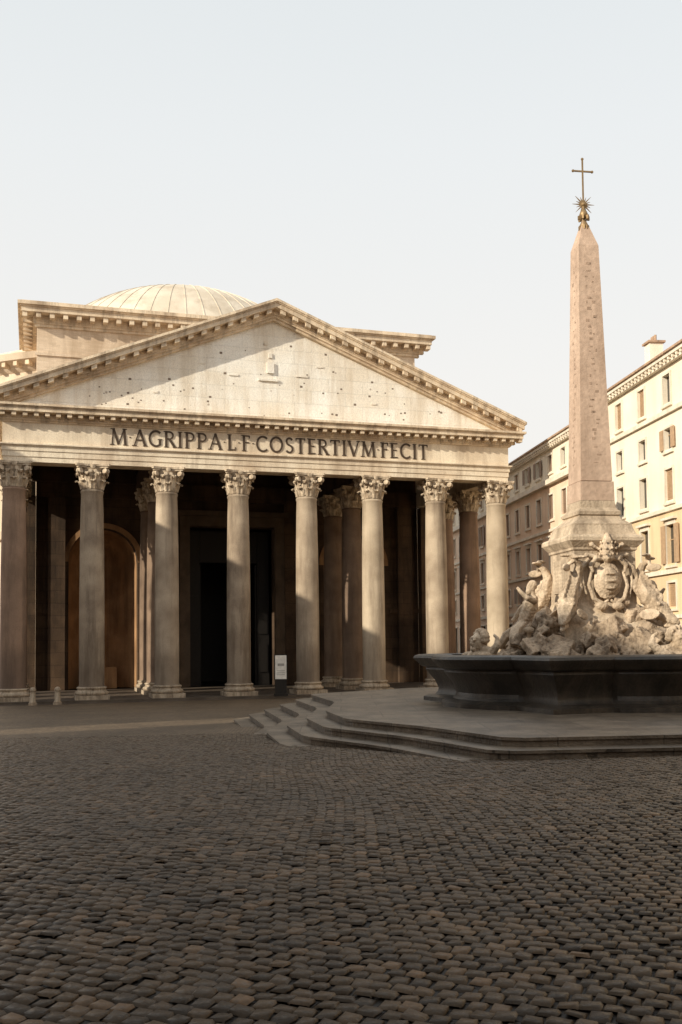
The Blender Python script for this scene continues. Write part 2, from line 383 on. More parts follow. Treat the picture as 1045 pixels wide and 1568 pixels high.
# inscription: roman capitals built from strokes with serifs
TK,TN=.15,.075
def arc(cx,cz,rx,rz,a0,a1,n=12): return [(cx+rx*math.cos(R(a0+(a1-a0)*i/n)),cz+rz*math.sin(R(a0+(a1-a0)*i/n))) for i in range(n+1)]
GL={
'M':(1.02,[([(.1,0),(.17,1)],TN),([(.17,1),(.5,.04)],TK),([(.5,.04),(.84,1)],TN),([(.84,1),(.92,0)],TK)],[(.1,0),(.92,0),(.14,.97),(.87,.97)]),
'A':(.82,[([(.07,0),(.41,1)],TN),([(.41,1),(.76,0)],TK),([(.19,.36),(.63,.36)],TN)],[(.07,0),(.76,0)]),
'G':(.86,[(arc(.48,.5,.4,.47,48,310,18),TK*.85),([(.74,0.1),(.74,.45)],TK)],[(.74,.45)]),
'R':(.74,[([(.15,0),(.15,1)],TK),([(.15,.96)]+arc(.34,.74,.24,.22,90,-90)+[(.15,.52)],TN*1.3),([(.36,.5),(.7,0)],TK)],[(.15,0),(.12,.97),(.7,0)]),
'I':(.32,[([(.16,0),(.16,1)],TK)],[(.16,0),(.16,.97)]),
'P':(.66,[([(.15,0),(.15,1)],TK),([(.15,.96)]+arc(.34,.72,.25,.24,90,-90)+[(.15,.48)],TN*1.3)],[(.15,0),(.12,.97)]),
'L':(.58,[([(.15,0),(.15,1)],TK),([(.15,.04),(.54,.04)],TN),([(.53,.02),(.53,.2)],TN*.7)],[(.15,0),(.15,.97)]),
'F':(.56,[([(.15,0),(.15,1)],TK),([(.15,.96),(.52,.96)],TN),([(.51,.98),(.51,.82)],TN*.7),([(.15,.54),(.46,.54)],TN)],[(.15,0),(.12,.97)]),
'C':(.80,[(arc(.48,.5,.4,.47,48,312,18),TK*.85)],[]),
'O':(.92,[(arc(.46,.5,.39,.47,0,360,24),TK*.85)],[]),
'S':(.58,[(arc(.3,.74,.2,.22,30,250,9)+arc(.29,.26,.22,.23,80,-150,9),TK*.8)],[]),
'T':(.70,[([(.35,0),(.35,1)],TK),([(.04,.96),(.66,.96)],TN),([(.05,.98),(.05,.84)],TN*.7),([(.65,.98),(.65,.84)],TN*.7)],[(.35,0)]),
'E':(.58,[([(.15,0),(.15,1)],TK),([(.15,.96),(.52,.96)],TN),([(.15,.52),(.46,.52)],TN),([(.15,.04),(.54,.04)],TN)],[(.15,0),(.12,.97)]),
'V':(.80,[([(.06,1),(.4,0)],TK),([(.4,0),(.74,1)],TN)],[(.08,.97),(.73,.97)]),
'.':(.12,[([(.03,.5),(.09,.5)],.06)],[]),
}
txt="M.AGRIPPA.L.F.COSTERTIVM.FECIT"
tw=sum(GL[c][0] for c in txt);gap=.13;tw+=gap*(len(txt)-1)
hL=1.0;sx_=20.75/(tw*hL)*hL
b=MB();x=5.55;kk=0
for ch in txt:
    wd,st,sf=GL[ch]
    for pts,wid in st:
        for (a,c_) in zip(pts,pts[1:]):
            a2=Vector((x+a[0]*sx_,15.40+a[1]*hL));c2=Vector((x+c_[0]*sx_,15.40+c_[1]*hL));d=(c2-a2).normalized()
            nn=Vector((-d.y,d.x))*wid*hL/2;e=d*.012;kk+=1
            b.prism_y([tuple(a2-e-nn),tuple(c2+e-nn),tuple(c2+e+nn),tuple(a2-e+nn)],-.715-.0006*(kk%23),-.676)
    for (a,z) in sf:
        kk+=1;xx=x+a*sx_;zz=15.40+z*hL;b.box(xx-.135,xx+.135,-.716-.0006*(kk%23),-.677,zz-.012,zz+.035)
    x+=(wd+gap)*sx_
b.obj('inscription_letters',M_letter,P)
# wall with openings
def arch_wall(b,x0,x1,z0,z1,y0,y1,ops):
    def q(xa,xb,za0,zb0,za1,zb1):
        b.add([(xa,y0,za0),(xb,y0,zb0),(xb,y0,zb1),(xa,y0,za1)],[(0,1,2,3)])
    cur=x0
    for (cx,hw,sp,arch) in ops:
        q(cur,cx-hw,z0,z0,z1,z1);cur=cx+hw
        n=16 if arch else 1
        pts=[(cx-hw*math.cos(math.pi*i/n),sp+hw*math.sin(math.pi*i/n)) for i in range(n+1)] if arch else [(cx-hw,sp),(cx+hw,sp)]
        for (xa,za),(xb,zb) in zip(pts,pts[1:]):
            q(xa,xb,za,zb,z1,z1);b.add([(xa,y0,za),(xb,y0,zb),(xb,y1,zb),(xa,y1,za)],[(0,1,2,3)])
        for xx in (cx-hw,cx+hw): b.add([(xx,y0,z0),(xx,y1,z0),(xx,y1,sp),(xx,y0,sp)],[(0,1,2,3)])
    q(cur,x1,z0,z0,z1,z1)
BX0,BX1=1.3,31.1
b=MB();arch_wall(b,BX0,BX1,0,17.0,13.5,14.4,[(6.1,2.5,9.4,True),(CX,3.3,12.2,False),(25.6,2.5,9.4,True)])
for x in (2.2,9.3,CX-5.3,CX+4.1,21.4,29.3): b.box(x-.05,x+1.15,13.1,13.48,0,14.1)
b.box(BX0,BX1,13.2,13.48,14.12,15.4)
b.box(BX0,3.1,13.3,13.46,5.6,5.9);b.box(9.1,CX-4.2,13.3,13.46,5.6,5.9);b.box(CX+4.2,22.6,13.3,13.46,5.6,5.9);b.box(28.6,BX1,13.3,13.46,5.6,5.9)
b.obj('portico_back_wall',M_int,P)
b=MB()
for cx in (6.1,25.6):
    b.lathe([(2.5,0),(2.5,9.4)]+[(2.5*math.cos(R(a)),9.4+2.5*math.sin(R(a))) for a in (15,30,45,60,75,89)],20,c=(cx,14.4),a0=0,a1=math.pi)
    b.box(cx-1.1,cx+1.1,15,16.2,0,1.6)
    for i in range(20):
        t0,t1=math.pi*i/20,math.pi*(i+1)/20
        b.prism_y([(cx-2.52*math.cos(t0),9.4+2.52*math.sin(t0)),(cx-2.9*math.cos(t0),9.4+2.9*math.sin(t0)),(cx-2.9*math.cos(t1),9.4+2.9*math.sin(t1)),(cx-2.52*math.cos(t1),9.4+2.52*math.sin(t1))],13.38,13.49)
b.obj('niches',M_niche,P)
b=MB()
b.box(CX-4.1,CX-3.32,13.15,13.49,0,13.0);b.box(CX+3.32,CX+4.1,13.15,13.49,0,13.0);b.box(CX-3.32,CX+3.32,13.15,13.49,12.25,13.0);b.box(CX-4.4,CX+4.4,12.95,13.49,13.02,13.4)
b.obj('door_frame',stone('door_frame_marble',(.13,.09,.06),(.08,.055,.037),scale=.8),P)
b=MB();b.box(CX-3.25,CX-2.3,15.2,15.35,0,12.1);b.box(CX+2.3,CX+3.25,15.2,15.35,0,12.1);b.box(CX-2.28,CX+2.28,15.2,15.35,9.6,12.1)
for x in (CX-2.75,CX+2.75):
    for z in (1,4,7): b.box(x-.35,x+.35,15.12,15.19,z,z+2.2)
b.box(CX-2.3,CX-2.15,15.4,17.3,0,9.5);b.box(CX+2.15,CX+2.3,15.4,17.3,0,9.5)
b.obj('bronze_door',M_bronze,P)
b=MB();b.box(BX0+.5,BX1-.5,25.0,25.6,0,26);b.box(BX0+.5,BX1-.5,17.2,25,-.3,-.02);b.box(CX-4.2,CX-3.7,14.5,25,0,14);b.box(CX+3.7,CX+4.2,14.5,25,0,14);b.box(CX-3.7,CX+3.7,14.5,25,13.5,14);b.box(CX-3.7,CX+3.7,14.5,17.19,-.3,-.02);b.obj('vestibule_shade_lining',M_bronze,P)  # near-black passage lining; the doorway's darkness is put into its colour
b=MB();b.box(-.55,BX0-.01,12.7,13.49,0,14.1);b.box(BX1+.01,W+.55,12.7,13.49,0,14.1)
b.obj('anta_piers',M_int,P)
# transitional block
b=MB()
b.box(BX0,BX1,13.5,13.9,17.0,26.7)
b.box(BX0,BX0+.4,13.9,26,0,26.7);b.box(BX1-.4,BX1,13.9,26,0,26.7);b.box(BX0+.41,BX1-.41,13.91,26,26.3,26.65)
b.box(BX0-.12,BX1+.12,13.38,13.49,24.6,24.8)
b.obj('transitional_block',M_block,P)
b=MB();dz=.25
def slab(b,a,z0,z1): b.box(BX0-a,BX1+a,13.5-a,26,z0+dz,z1+dz)
slab(b,.15,26.45,26.65);slab(b,.25,26.65,26.8);slab(b,.3,26.8,27.25);slab(b,1.1,27.25,27.6);slab(b,1.2,27.6,27.7);slab(b,1.35,27.7,27.95)
nb=33
for i in range(nb+1):
    x=BX0-.85+(BX1-BX0+1.7)*i/nb;b.box(x-.17,x+.17,12.5,13.19,26.9+dz,27.24+dz)
for i in range(1,12):
    y=13+i*1.05;b.box(BX0-.98,BX0-.31,y-.17,y+.17,26.9+dz,27.24+dz);b.box(BX1+.31,BX1+.98,y-.17,y+.17,26.9+dz,27.24+dz)
b.box(BX0-1.1,BX1+1.1,12.4,26,27.96+dz,28.05+dz)
b.obj('block_cornice',M_corn,P)
# rotunda (its front sector is hidden inside the transitional block)
b=MB();RC=(CX,40.5)
b.lathe([(25.6,0),(25.6,11.6),(26.0,11.7),(26.2,12.3),(25.6,12.4),(25.6,16.99)],100,c=RC,a0=R(-54),a1=R(234))
b.lathe([(25.6,17.0),(25.6,19),(25.9,19.1),(26,19.5),(25.6,19.6),(25.6,25.0),(25.9,25.2),(26.1,25.5),(26.8,25.7),(26.9,26.2),(24.4,26.3),(24.3,27.2)],120,c=RC)
b.obj('rotunda_drum',M_rot,P,smooth=30)
b=MB()
for i in range(150):
    a=2*math.pi*i/150;M=Matrix.Translation((*RC,0))@Matrix.Rotation(a,4,'Z');b.box(25.9,26.65,-.17,.17,25.3,25.65,M)
b.obj('rotunda_modillions',M_corn,P)
b=MB();R0=19.2;zc=20.4
pr=[(24.3,27.2)]
for r,z in ((23,27.6),(21.8,28.1),(20.6,28.6),(19.4,29.1),(18.3,29.6)): pr+=[(r+.6,pr[-1][1]),(r+.6,z),(r,z)]
a0=math.degrees(math.acos(17.6/R0))
for i in range(19):
    a=a0+(76.5-a0)*i/18;pr.append((R0*math.cos(R(a)),zc+R0*math.sin(R(a))))
pr+=[(4.2,zc+R0*.985),(4.0,zc+R0*.985)]
b.lathe(pr,120,c=RC)
for k in range(56):
    M=Matrix.Translation((*RC,0))@Matrix.Rotation(2*math.pi*k/56,4,'Z')
    rg=[]
    for i in range(13):
        a=a0+(76-a0)*i/12
        pts=[]
        for (dr,dy) in ((-.05,-.06),(.05,-.04),(.05,.04),(-.05,.06)): pts.append(((R0+dr)*math.cos(R(a)),dy,zc+(R0+dr)*math.sin(R(a))))
        rg.append(pts)
    b.loft(rg,True,M)
b.obj('dome',M_dome,P,smooth=25)

# ------------------------------------------------------------ fountain platform
base=[(-.95,29.8),(-.15,25.6),(-.35,22.4),(.1,19.9),(1.5,17.9),(2.6,15.6),(5.8,15.9),(12.5,17.6),(15,22.5),(14,31),(9,34.5),(2.5,33.2)]
def offset(poly,d):
    out=[];n=len(poly)
    for i in range(n):
        p0,p1,p2=Vector(poly[i-1]),Vector(poly[i]),Vector(poly[(i+1)%n])
        a=(p1-p0).normalized();c=(p2-p1).normalized()
        n1=Vector((a.y,-a.x));n2=Vector((c.y,-c.x));m=(n1+n2).normalized();k=1/max(.55,m.dot(n1));q=p1+m*d*k;out.append((q.x,q.y))
    return out
def chaikin(p,t=.16):
    o=[]
    for i in range(len(p)):
        a,c=Vector(p[i]),Vector(p[(i+1)%len(p)]);o+=[tuple(a.lerp(c,t)),tuple(a.lerp(c,1-t))]
    return o
F=empty('stepped_fountain_platform')
b=MB()
for k in range(6):
    p=offset(base,.44*k);p=chaikin(p,.08)
    zt=.1-.15*k
    b.prism(p,-1.8-.01*k,zt-.05);b.prism(offset(p,.035),zt-.048,zt)
b.obj('steps',M_step,F)

# ------------------------------------------------------------ fountain
OC=(6.15,24.3)
FT=empty('obelisk_fountain',(OC[0],OC[1],0),0)
def outline():
    o=[]
    for k in range(4):
        a=R(90*k);pts=[(-3.3,3.3),(-3.3,1.75),(-3.44,1.7)]
        for i in range(1,12):
            t=i/12;y=1.7-3.4*t;pts.append((-3.44-.62*math.sin(math.pi*t)**.8,y))
        pts+=[(-3.44,-1.7),(-3.3,-1.75)]
        for x,y in pts: o.append((x*math.cos(a)-y*math.sin(a),x*math.sin(a)+y*math.cos(a)))
    return o
ol=outline()
b=MB()
lv=[(.95,.1),(.95,.2),(.925,.24),(.88,.27),(.865,.33),(.86,.42),(.88,.62),(.92,.82),(.935,.9),(.93,.96),(.955,.98),(.97,1.02),(.985,1.1),(1.0,1.14),(1.01,1.2),(1.0,1.26),(.975,1.29),(.93,1.3),(.915,1.28),(.91,.85)]
b.loft([[(x*s,y*s,z) for x,y in ol] for s,z in lv],True)
b.obj('basin',M_basin,FT,smooth=30,rz=R(20))
b=MB();b.prism([(x*.905,y*.905) for x,y in ol],.9,1.05);b.obj('water',M_water,FT,rz=R(20))
PD=empty('pedestal_group',(0,0,0),R(9),FT)
b=MB()
b.sq([(1.25,1.0),(1.2,1.9),(1.08,2.0),(.98,2.12),(.86,2.3),(.80,2.42),(.77,2.5),(.765,3.72),(.80,3.75),(.80,3.8),(.88,3.9),(.93,3.96),(.93,4.04),(.90,4.08),(.80,4.12),(.77,4.2),(.72,4.34),(.72,4.38),(.66,4.42),(.55,4.52),(.5,4.6),(.54,4.62),(.54,4.7),(.49,4.74),(.45,4.8),(.43,4.97)])
for s in (-1,1):
    b.box(s*.79-.02,s*.79+.02,-.5,.5,2.75,3.55)
b.obj('pedestal',M_ped,PD)
b=MB()
for s in (-1,1):
    for r in range(8):
        z=3.46-r*.09;y=-.4
        while y<.38:
            w=random.uniform(.03,.06);x=s*.812
            b.box(min(x,x+s*.004),max(x,x+s*.004),y,y+w,z-.045,z);y+=w+.03+(.03 if random.random()<.2 else 0)
b.obj('carved_inscription',M_ped,PD)
b=MB()
b.sq([(.432,4.975),(.425,5.44)]);b.sq([(.40,5.46),(.258,11.33),(.02,12.12)])
b.obj('obelisk_shaft',M_obel,PD)
b=MB()
for f in range(4):
    M=Matrix.Rotation(R(90*f),4,'Z')
    z=5.9
    while z<10.9:
        t=(z-5.46)/(11.33-5.46);y=-(.40+(.258-.40)*t)
        for _ in range(random.choice((1,1,2))):
            w=random.uniform(.03,.12)*(1-.3*t);h=random.uniform(.015,.08);x=random.uniform(-.1,.1)
            b.box(x-w/2,x+w/2,y-.0035,y+.03,z,z+h,M)
        z+=random.uniform(.1,.2)
b.obj('hieroglyphs',stone('carved_granite',(.46,.325,.24),(.38,.265,.195),scale=3),PD)
b=MB()
b.lathe([(.02,11.78),(.09,11.84),(.11,11.92),(.07,12.0),(.05,12.08),(.09,12.14),(.11,12.2),(.08,12.28),(.035,12.34),(.03,12.46)],14)
for k in range(6):
    M=Matrix.Rotation(R(60*k),4,'Z');b.box(.07,.15,-.02,.02,12.06,12.16,M);b.box(.05,.13,-.04,.04,11.8,11.9,M)
b.lathe([(0,-.06),(.06,-.03),(.06,.03),(0,.06)],12,M=Matrix.Translation((0,0,12.46))@Matrix.Rotation(R(90),4,'X'))
for k in range(16):
    L=.29 if k%2==0 else .2
    M=Matrix.Translation((0,0,12.46))@Matrix.Rotation(R(22.5*k),4,'Y')
    b.loft([[(-.02,-.012,.05),(.02,-.012,.05),(.02,.012,.05),(-.02,.012,.05)],[(-.003,-.003,L),(.003,-.003,L),(.003,.003,L),(-.003,.003,L)]],True,M)
b.box(-.018,.018,-.015,.015,12.5,13.62);b.box(-.25,.25,-.016,.016,13.29,13.325)
for x,z in ((-.25,13.307),(.25,13.307),(0,13.62)):
    b.lathe([(0,-.02),(.035,-.012),(.035,.012),(0,.02)],8,M=Matrix.Translation((x,0,z))@Matrix.Rotation(R(90),4,'X'))
b.obj('bronze_star_and_cross',plain('gilt_bronze',(.30,.20,.10),.5,.5),PD,smooth=40)

class SC:
    def __init__(s): s.bm=bmesh.new()
    def ell(s,c,r,M=None,sub=2):
        T=Matrix.Translation(c)@(M if M is not None else Matrix.Identity(4))@Matrix.Diagonal((r[0],r[1],r[2],1))
        bmesh.ops.create_icosphere(s.bm,subdivisions=sub,radius=1,matrix=T)
    def tube(s,pts):
        for (a,c) in zip(pts,pts[1:]):
            d=(Vector(a[:3])-Vector(c[:3])).length;n=max(1,int(d/(.45*min(a[3],c[3]))))
            for i in range(n+1):
                t=i/n;p=Vector(a[:3]).lerp(Vector(c[:3]),t);r=a[3]+(c[3]-a[3])*t;s.ell(p,(r,r,r),sub=1)
    def rot(s,M,fn):
        n0=len(s.bm.verts);fn(s);s.bm.verts.ensure_lookup_table()
        bmesh.ops.transform(s.bm,matrix=M,verts=s.bm.verts[n0:])
    def obj(s,name,mat,parent,vox=.035,disp=0,dscale=.3,rz=0,loc=(0,0,0)):
        me=bpy.data.meshes.new(name);s.bm.to_mesh(me);s.bm.free()
        o=bpy.data.objects.new(name,me);link(o,parent);o.rotation_euler=(0,0,rz);o.location=loc
        m=o.modifiers.new('r','REMESH');m.mode='VOXEL';m.voxel_size=vox;m.use_smooth_shade=True
        if disp:
            t=bpy.data.textures.new(name,'CLOUDS');t.noise_scale=dscale;t.noise_depth=3
            d=o.modifiers.new('d','DISPLACE');d.texture=t;d.strength=disp;d.mid_level=.5;d.texture_coords='LOCAL'
        bpy.context.view_layer.update()
        me2=bpy.data.meshes.new_from_object(o.evaluated_get(bpy.context.evaluated_depsgraph_get()))
        o.modifiers.clear();o.data=me2;me2.materials.clear();me2.materials.append(mat);return o
s=SC();rr=random.Random(5)
def rockbox(s,c,r,M):
    n0=len(s.bm.verts)
    bmesh.ops.create_cube(s.bm,size=2,matrix=Matrix.Translation(c)@M@Matrix.Diagonal((*r,1)))
    s.bm.verts.ensure_lookup_table()
    for v in s.bm.verts[n0:]: v.co+=Vector((rr.uniform(-.06,.06),rr.uniform(-.06,.06),rr.uniform(-.06,.06)))
for i in range(250):
    a=rr.uniform(0,2*math.pi);r=rr.uniform(.9,2.3)
    ridge=.3*math.sin(a*4+.5)+.2*math.sin(a*9)
    top=2.45-(r-.9)*.8+ridge
    z=rr.uniform(1.0,max(1.15,top));q=rr.uniform(.10,.24)
    M=Matrix.Rotation(rr.uniform(0,3),4,Vector((rr.random(),rr.random(),rr.random()+.01)).normalized())
    rockbox(s,(r*math.cos(a),r*math.sin(a),z),(q*rr.uniform(.6,1.4),q*rr.uniform(.6,1.4),q*rr.uniform(.5,1.3)),M)
s.ell((0,0,1.4),(1.5,1.5,.7))
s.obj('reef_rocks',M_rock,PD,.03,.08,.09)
s=SC()
def dolphin(s):
    s.tube([(2.0,.05,2.0,.09),(1.82,.03,2.12,.16),(1.6,0,2.32,.26),(1.4,-.04,2.58,.25),(1.22,-.02,2.88,.19),(1.12,.08,3.15,.13),(1.2,.16,3.38,.09),(1.36,.12,3.48,.06),(1.42,0,3.38,.05)])
    s.ell((1.52,-.02,3.3),(.2,.05,.10));s.ell((1.36,.22,3.54),(.11,.22,.04));s.ell((1.36,-.05,3.60),(.09,.22,.04))
    s.ell((1.68,.21,2.44),(.06,.05,.06));s.ell((1.68,-.21,2.44),(.06,.05,.06))
    s.ell((1.5,.34,2.2),(.26,.04,.16),Matrix.Rotation(.5,4,'X'));s.ell((1.5,-.34,2.2),(.26,.04,.16),Matrix.Rotation(-.5,4,'X'))
    for i in range(6):
        t=i/5;s.ell((1.68-.42*t,-.02,2.60+.55*t),(.06,.03,.10))
    s.tube([(2.02,.05,1.84,.05),(1.78,.03,1.95,.10)])
for k in range(4): s.rot(Matrix.Rotation(R(45+90*k),4,'Z'),dolphin)
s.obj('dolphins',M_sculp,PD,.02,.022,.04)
s=SC()
def triton(s):
    s.tube([(-1.75,.1,2.0,.17),(-1.70,.05,2.2,.19),(-1.60,.0,2.45,.22),(-1.55,-.02,2.6,.16)])
    s.tube([(-1.55,-.02,2.65,.075),(-1.55,-.03,2.78,.07)])
    s.ell((-1.58,-.03,2.9),(.115,.10,.145));s.ell((-1.68,-.03,2.87),(.03,.03,.035));s.ell((-1.54,-.03,2.96),(.12,.125,.12));s.ell((-1.65,-.03,2.79),(.07,.07,.08))
    s.tube([(-1.58,.2,2.55,.09),(-1.72,.36,2.38,.075),(-1.86,.36,2.18,.06),(-1.93,.34,2.12,.05)])
    s.tube([(-1.58,-.24,2.55,.09),(-1.80,-.36,2.62,.072),(-1.96,-.30,2.80,.055),(-2.0,-.28,2.86,.045)])
    s.tube([(-1.75,.08,2.0,.18),(-2.0,-.1,1.85,.16),(-2.15,-.35,1.65,.13),(-2.05,-.6,1.5,.10),(-1.9,-.75,1.6,.07),(-1.95,-.85,1.78,.05)])
    s.tube([(-1.8,.2,1.95,.15),(-2.1,.3,1.75,.13),(-2.2,.5,1.5,.10),(-2.05,.7,1.45,.07)])
    s.ell((-1.97,-.9,1.86),(.14,.05,.08));s.ell((-2.0,.78,1.5),(.08,.14,.05))
for a in (0,180): s.rot(Matrix.Rotation(R(a),4,'Z'),triton)
s.obj('triton_figures',M_sculp,PD,.018,.015,.04)
s=SC()
def arms(s):
    y=-.88
    s.ell((0,y,3.0),(.36,.10,.46));s.ell((0,y-.08,3.0),(.25,.09,.33))
    for k in range(3): s.ell((.0,y-.17,2.82+.17*k),(.13,.04,.035))
    for q in (-1,1):
        s.tube([(q*.1,y,3.52,.05),(q*.3,y-.05,3.52,.06),(q*.44,y-.06,3.37,.06),(q*.4,y-.08,3.22,.04)])
        s.tube([(q*.40,y,3.2,.04),(q*.48,y-.03,2.9,.05),(q*.38,y-.06,2.58,.06),(q*.15,y-.08,2.46,.05),(q*.05,y-.1,2.53,.04)])
        s.tube([(q*.5,y+.02,3.62,.06),(q*.2,y-.04,3.55,.04),(-q*.28,y,3.80,.035),(-q*.38,y,3.86,.07)])
        s.tube([(q*.45,y+.05,3.5,.05),(q*.64,y+.02,3.3,.08),(q*.74,y,3.1,.05),(q*.68,y,2.85,.08),(q*.78,y-.05,2.6,.05)])
        s.tube([(q*.57,y+.05,3.4,.03),(q*.62,y,3.0,.04),(q*.54,y-.02,2.7,.03)])
        s.ell((q*.2,y-.1,2.40),(.16,.08,.10))
    s.tube([(0,y-.02,3.6,.20),(0,y-.02,3.75,.21),(0,y-.02,3.9,.17),(0,y-.02,4.02,.1),(0,y-.02,4.11,.05)])
    for z in (3.62,3.76,3.9):
        for k in range(9):
            a=R(40*k);r=.235-(z-3.62)*.12;s.ell((r*math.cos(a),y-.02+r*math.sin(a),z),(.03,.03,.045),sub=1)
for k in (0,2): s.rot(Matrix.Rotation(R(90*k),4,'Z'),arms)
s.obj('papal_coat_of_arms',M_sculp,PD,.017,.02,.04)
s=SC()
def mask(s):
    ox=-.28
    def E(c,r): s.ell((c[0]+ox,c[1],c[2]+.06),r)
    E((-2.85,0,1.52),(.2,.19,.25));E((-3.04,0,1.5),(.06,.045,.07));E((-3.0,0,1.36),(.08,.09,.05))
    E((-3.02,.09,1.58),(.05,.05,.035));E((-3.02,-.09,1.58),(.05,.05,.035));E((-2.98,0,1.64),(.07,.15,.04))
    for k in range(9):
        a=R(-100+25*k);E((-2.8,.22*math.sin(a),1.6+.2*math.cos(a)),(.12,.06,.07))
    for q in (-1,1):
        s.tube([(-2.8+ox,q*.2,1.41,.11),(-2.75+ox,q*.42,1.36,.12),(-2.7+ox,q*.58,1.51,.09),(-2.65+ox,q*.5,1.68,.05),(-2.68+ox,q*.42,1.74,.04)])
        E((-2.9,q*.38,1.22),(.22,.16,.1))
    E((-2.75,0,1.2),(.35,.55,.16))
for k in range(4): s.rot(Matrix.Rotation(R(90*k),4,'Z'),mask)
s.obj('spouting_masks',M_sculp,FT,.022,.02,.05,rz=R(20))

# ------------------------------------------------------------ palazzi
M_gl=plain('window_glass_dark',(.05,.045,.04),.15);M_tile=stone('terracotta_tiles',(.5,.34,.23),(.38,.25,.17),scale=2)
def palazzo(name,p0,p1,z0,z1,floors,spacing,wallm,trimm,shutm,depth,back=None,strings=(),flip=1,margin=2.1,extra=None,lower=None):
    p0=Vector(p0);p1=Vector(p1);u=(p1-p0);Ln=u.length;u/=Ln;ang=math.atan2(u.y,u.x)
    E=empty(name,(p0.x,p0.y,0),ang)
    bd=Vector((0,depth*flip))
    if back is not None:
        bb=Vector(back)*depth;bd=Vector((bb.dot(u),bb.dot(Vector((-u.y,u.x)))))
    f=flip
    W_=MB();G=MB();T=MB();S=MB()
    n=max(1,int((Ln-2*margin)/spacing)+1);c0=(Ln-(n-1)*spacing)/2
    cells=[0]+[c0+(i+.5)*spacing for i in range(n-1)]+[Ln]
    zs=sorted(floors,key=lambda q:q[0])
    bz=[z0]+[(zs[i][0]+zs[i][1]/2+zs[i+1][0]-zs[i+1][1]/2)/2 for i in range(len(zs)-1)]+[z1]
    def quad(B,xa,xb,za,zb,y=0.0): B.add([(xa,y,za),(xb,y,za),(xb,y,zb),(xa,y,zb)],[(0,1,2,3)])
    rd=random.Random(len(name)*7)
    for i in range(n):
        cx=c0+i*spacing
        for k,(zc_,h,w,sty) in enumerate(zs):
            W_.cm=1 if (lower is not None and zc_<lower) else 0
            xa,xb,za,zb=cells[i],cells[i+1],bz[k],bz[k+1];a,c,d,e=cx-w/2,cx+w/2,zc_-h/2,zc_+h/2
            quad(W_,xa,a,za,zb);quad(W_,c,xb,za,zb);quad(W_,a,c,za,d);quad(W_,a,c,e,zb)
            r=.28*f
            W_.add([(a,0,d),(a,r,d),(a,r,e),(a,0,e),(c,0,d),(c,r,d),(c,r,e),(c,0,e)],[(0,1,2,3),(4,5,6,7),(0,4,5,1),(3,7,6,2)])
            quad(G,a,c,d,e,r)
            yy=sorted((0.0-.09*f,0.0-.003*f))
            T.box(a-.16,a-.002,*yy,d-.16,e+.16);T.box(c+.002,c+.16,*yy,d-.16,e+.16);T.box(a,c,*yy,e+.002,e+.16)
            ys=sorted((-.16*f,-.004*f));T.box(a-.22,c+.22,*ys,d-.3,d-.162)
            if sty=='ped':
                ys=sorted((-.3*f,-.004*f));T.box(a-.32,c+.32,*ys,e+.32,e+.48);T.box(a-.1,c+.1,*sorted((-.08*f,-.004*f)),e+.17,e+.31)
            ym=sorted((r-.05*f,r-.012*f))
            q=rd.random()
            if q<.5 and sty!='shop':
                for xx in (a+.01,cx+.01):
                    S.box(xx,xx+w/2-.02,*sorted((.10*f,.15*f)),d+.01,e-.01)
                    zz=d+.1
                    while zz<e-.1: S.box(xx+.05,xx+w/2-.07,*sorted((.07*f,.099*f)),zz,zz+.05);zz+=.12
            elif q<.62 and sty!='shop':
                for xx in (a-w/2-.02,c+.02): S.box(xx,xx+w/2,*sorted((-.15*f,-.095*f)),d+.01,e-.01)
                S.box(cx-.03,cx+.03,*ym,d,e);S.box(a,c,*ym,(d+e)/2+.3,(d+e)/2+.36)
            else: S.box(cx-.03,cx+.03,*ym,d,e);S.box(a,cx-.031,*ym,(d+e)/2+.3,(d+e)/2+.36)
    W_.cm=0
    q0=(0,0);q1=(Ln,0);q2=(Ln+bd.x,bd.y);q3=(bd.x,bd.y)
    for A,B in ((q1,q2),(q2,q3),(q3,q0)): W_.add([(A[0],A[1],z0),(B[0],B[1],z0),(B[0],B[1],z1),(A[0],A[1],z1)],[(0,1,2,3)])
    W_.add([(*q,z1) for q in (q0,q1,q2,q3)],[(0,1,2,3)])
    for (z,h,pr) in strings: T.box(-.02,Ln+.02,*sorted((-pr*f,-.006*f)),z,z+h)
    T.box(-.2,Ln+.2,*sorted((-.35*f,-.006*f)),z1-.7,z1-.4);T.box(-.3,Ln+.3,*sorted((-.6*f,-.007*f)),z1-.398,z1-.15)
    x=.1
    while x<Ln: T.box(x,x+.18,*sorted((-.55*f,-.351*f)),z1-.6,z1-.402);x+=.6
    RM=MB();e=.75*f
    c=[(q0[0]-.4,q0[1]-e),(q1[0]+.4,q1[1]-e),(q2[0]+.4,q2[1]+.2*f),(q3[0]-.4,q3[1]+.2*f)]
    mx=sum(p[0] for p in c)/4;my=sum(p[1] for p in c)/4
    up=[((p[0]-mx)*.55+mx,(p[1]-my)*.3+my) for p in c]
    RM.loft([[(*p,z1-.148) for p in c],[(*p,z1) for p in c],[(*p,z1+1.5) for p in up]])
    if extra: extra(RM,T,S,W_,z1)
    ml=[wallm[0],wallm[1]] if isinstance(wallm,tuple) else [wallm,wallm]
    W_.obj('walls',ml,E);G.obj('window_panes',M_gl,E);T.obj('trim_and_cornices',trimm,E);S.obj('shutters',shutm,E);RM.obj('roof',M_tile,E)
    return E
M_och=stone('ochre_plaster',(.80,.61,.39),(.72,.54,.34),stain=(.5,.36,.23),scale=.3,stain_amt=.4,bump=.15)
M_cream=stone('cream_plaster',(.88,.80,.67),(.82,.73,.59),stain=(.62,.51,.38),scale=.3,stain_amt=.35,bump=.15)
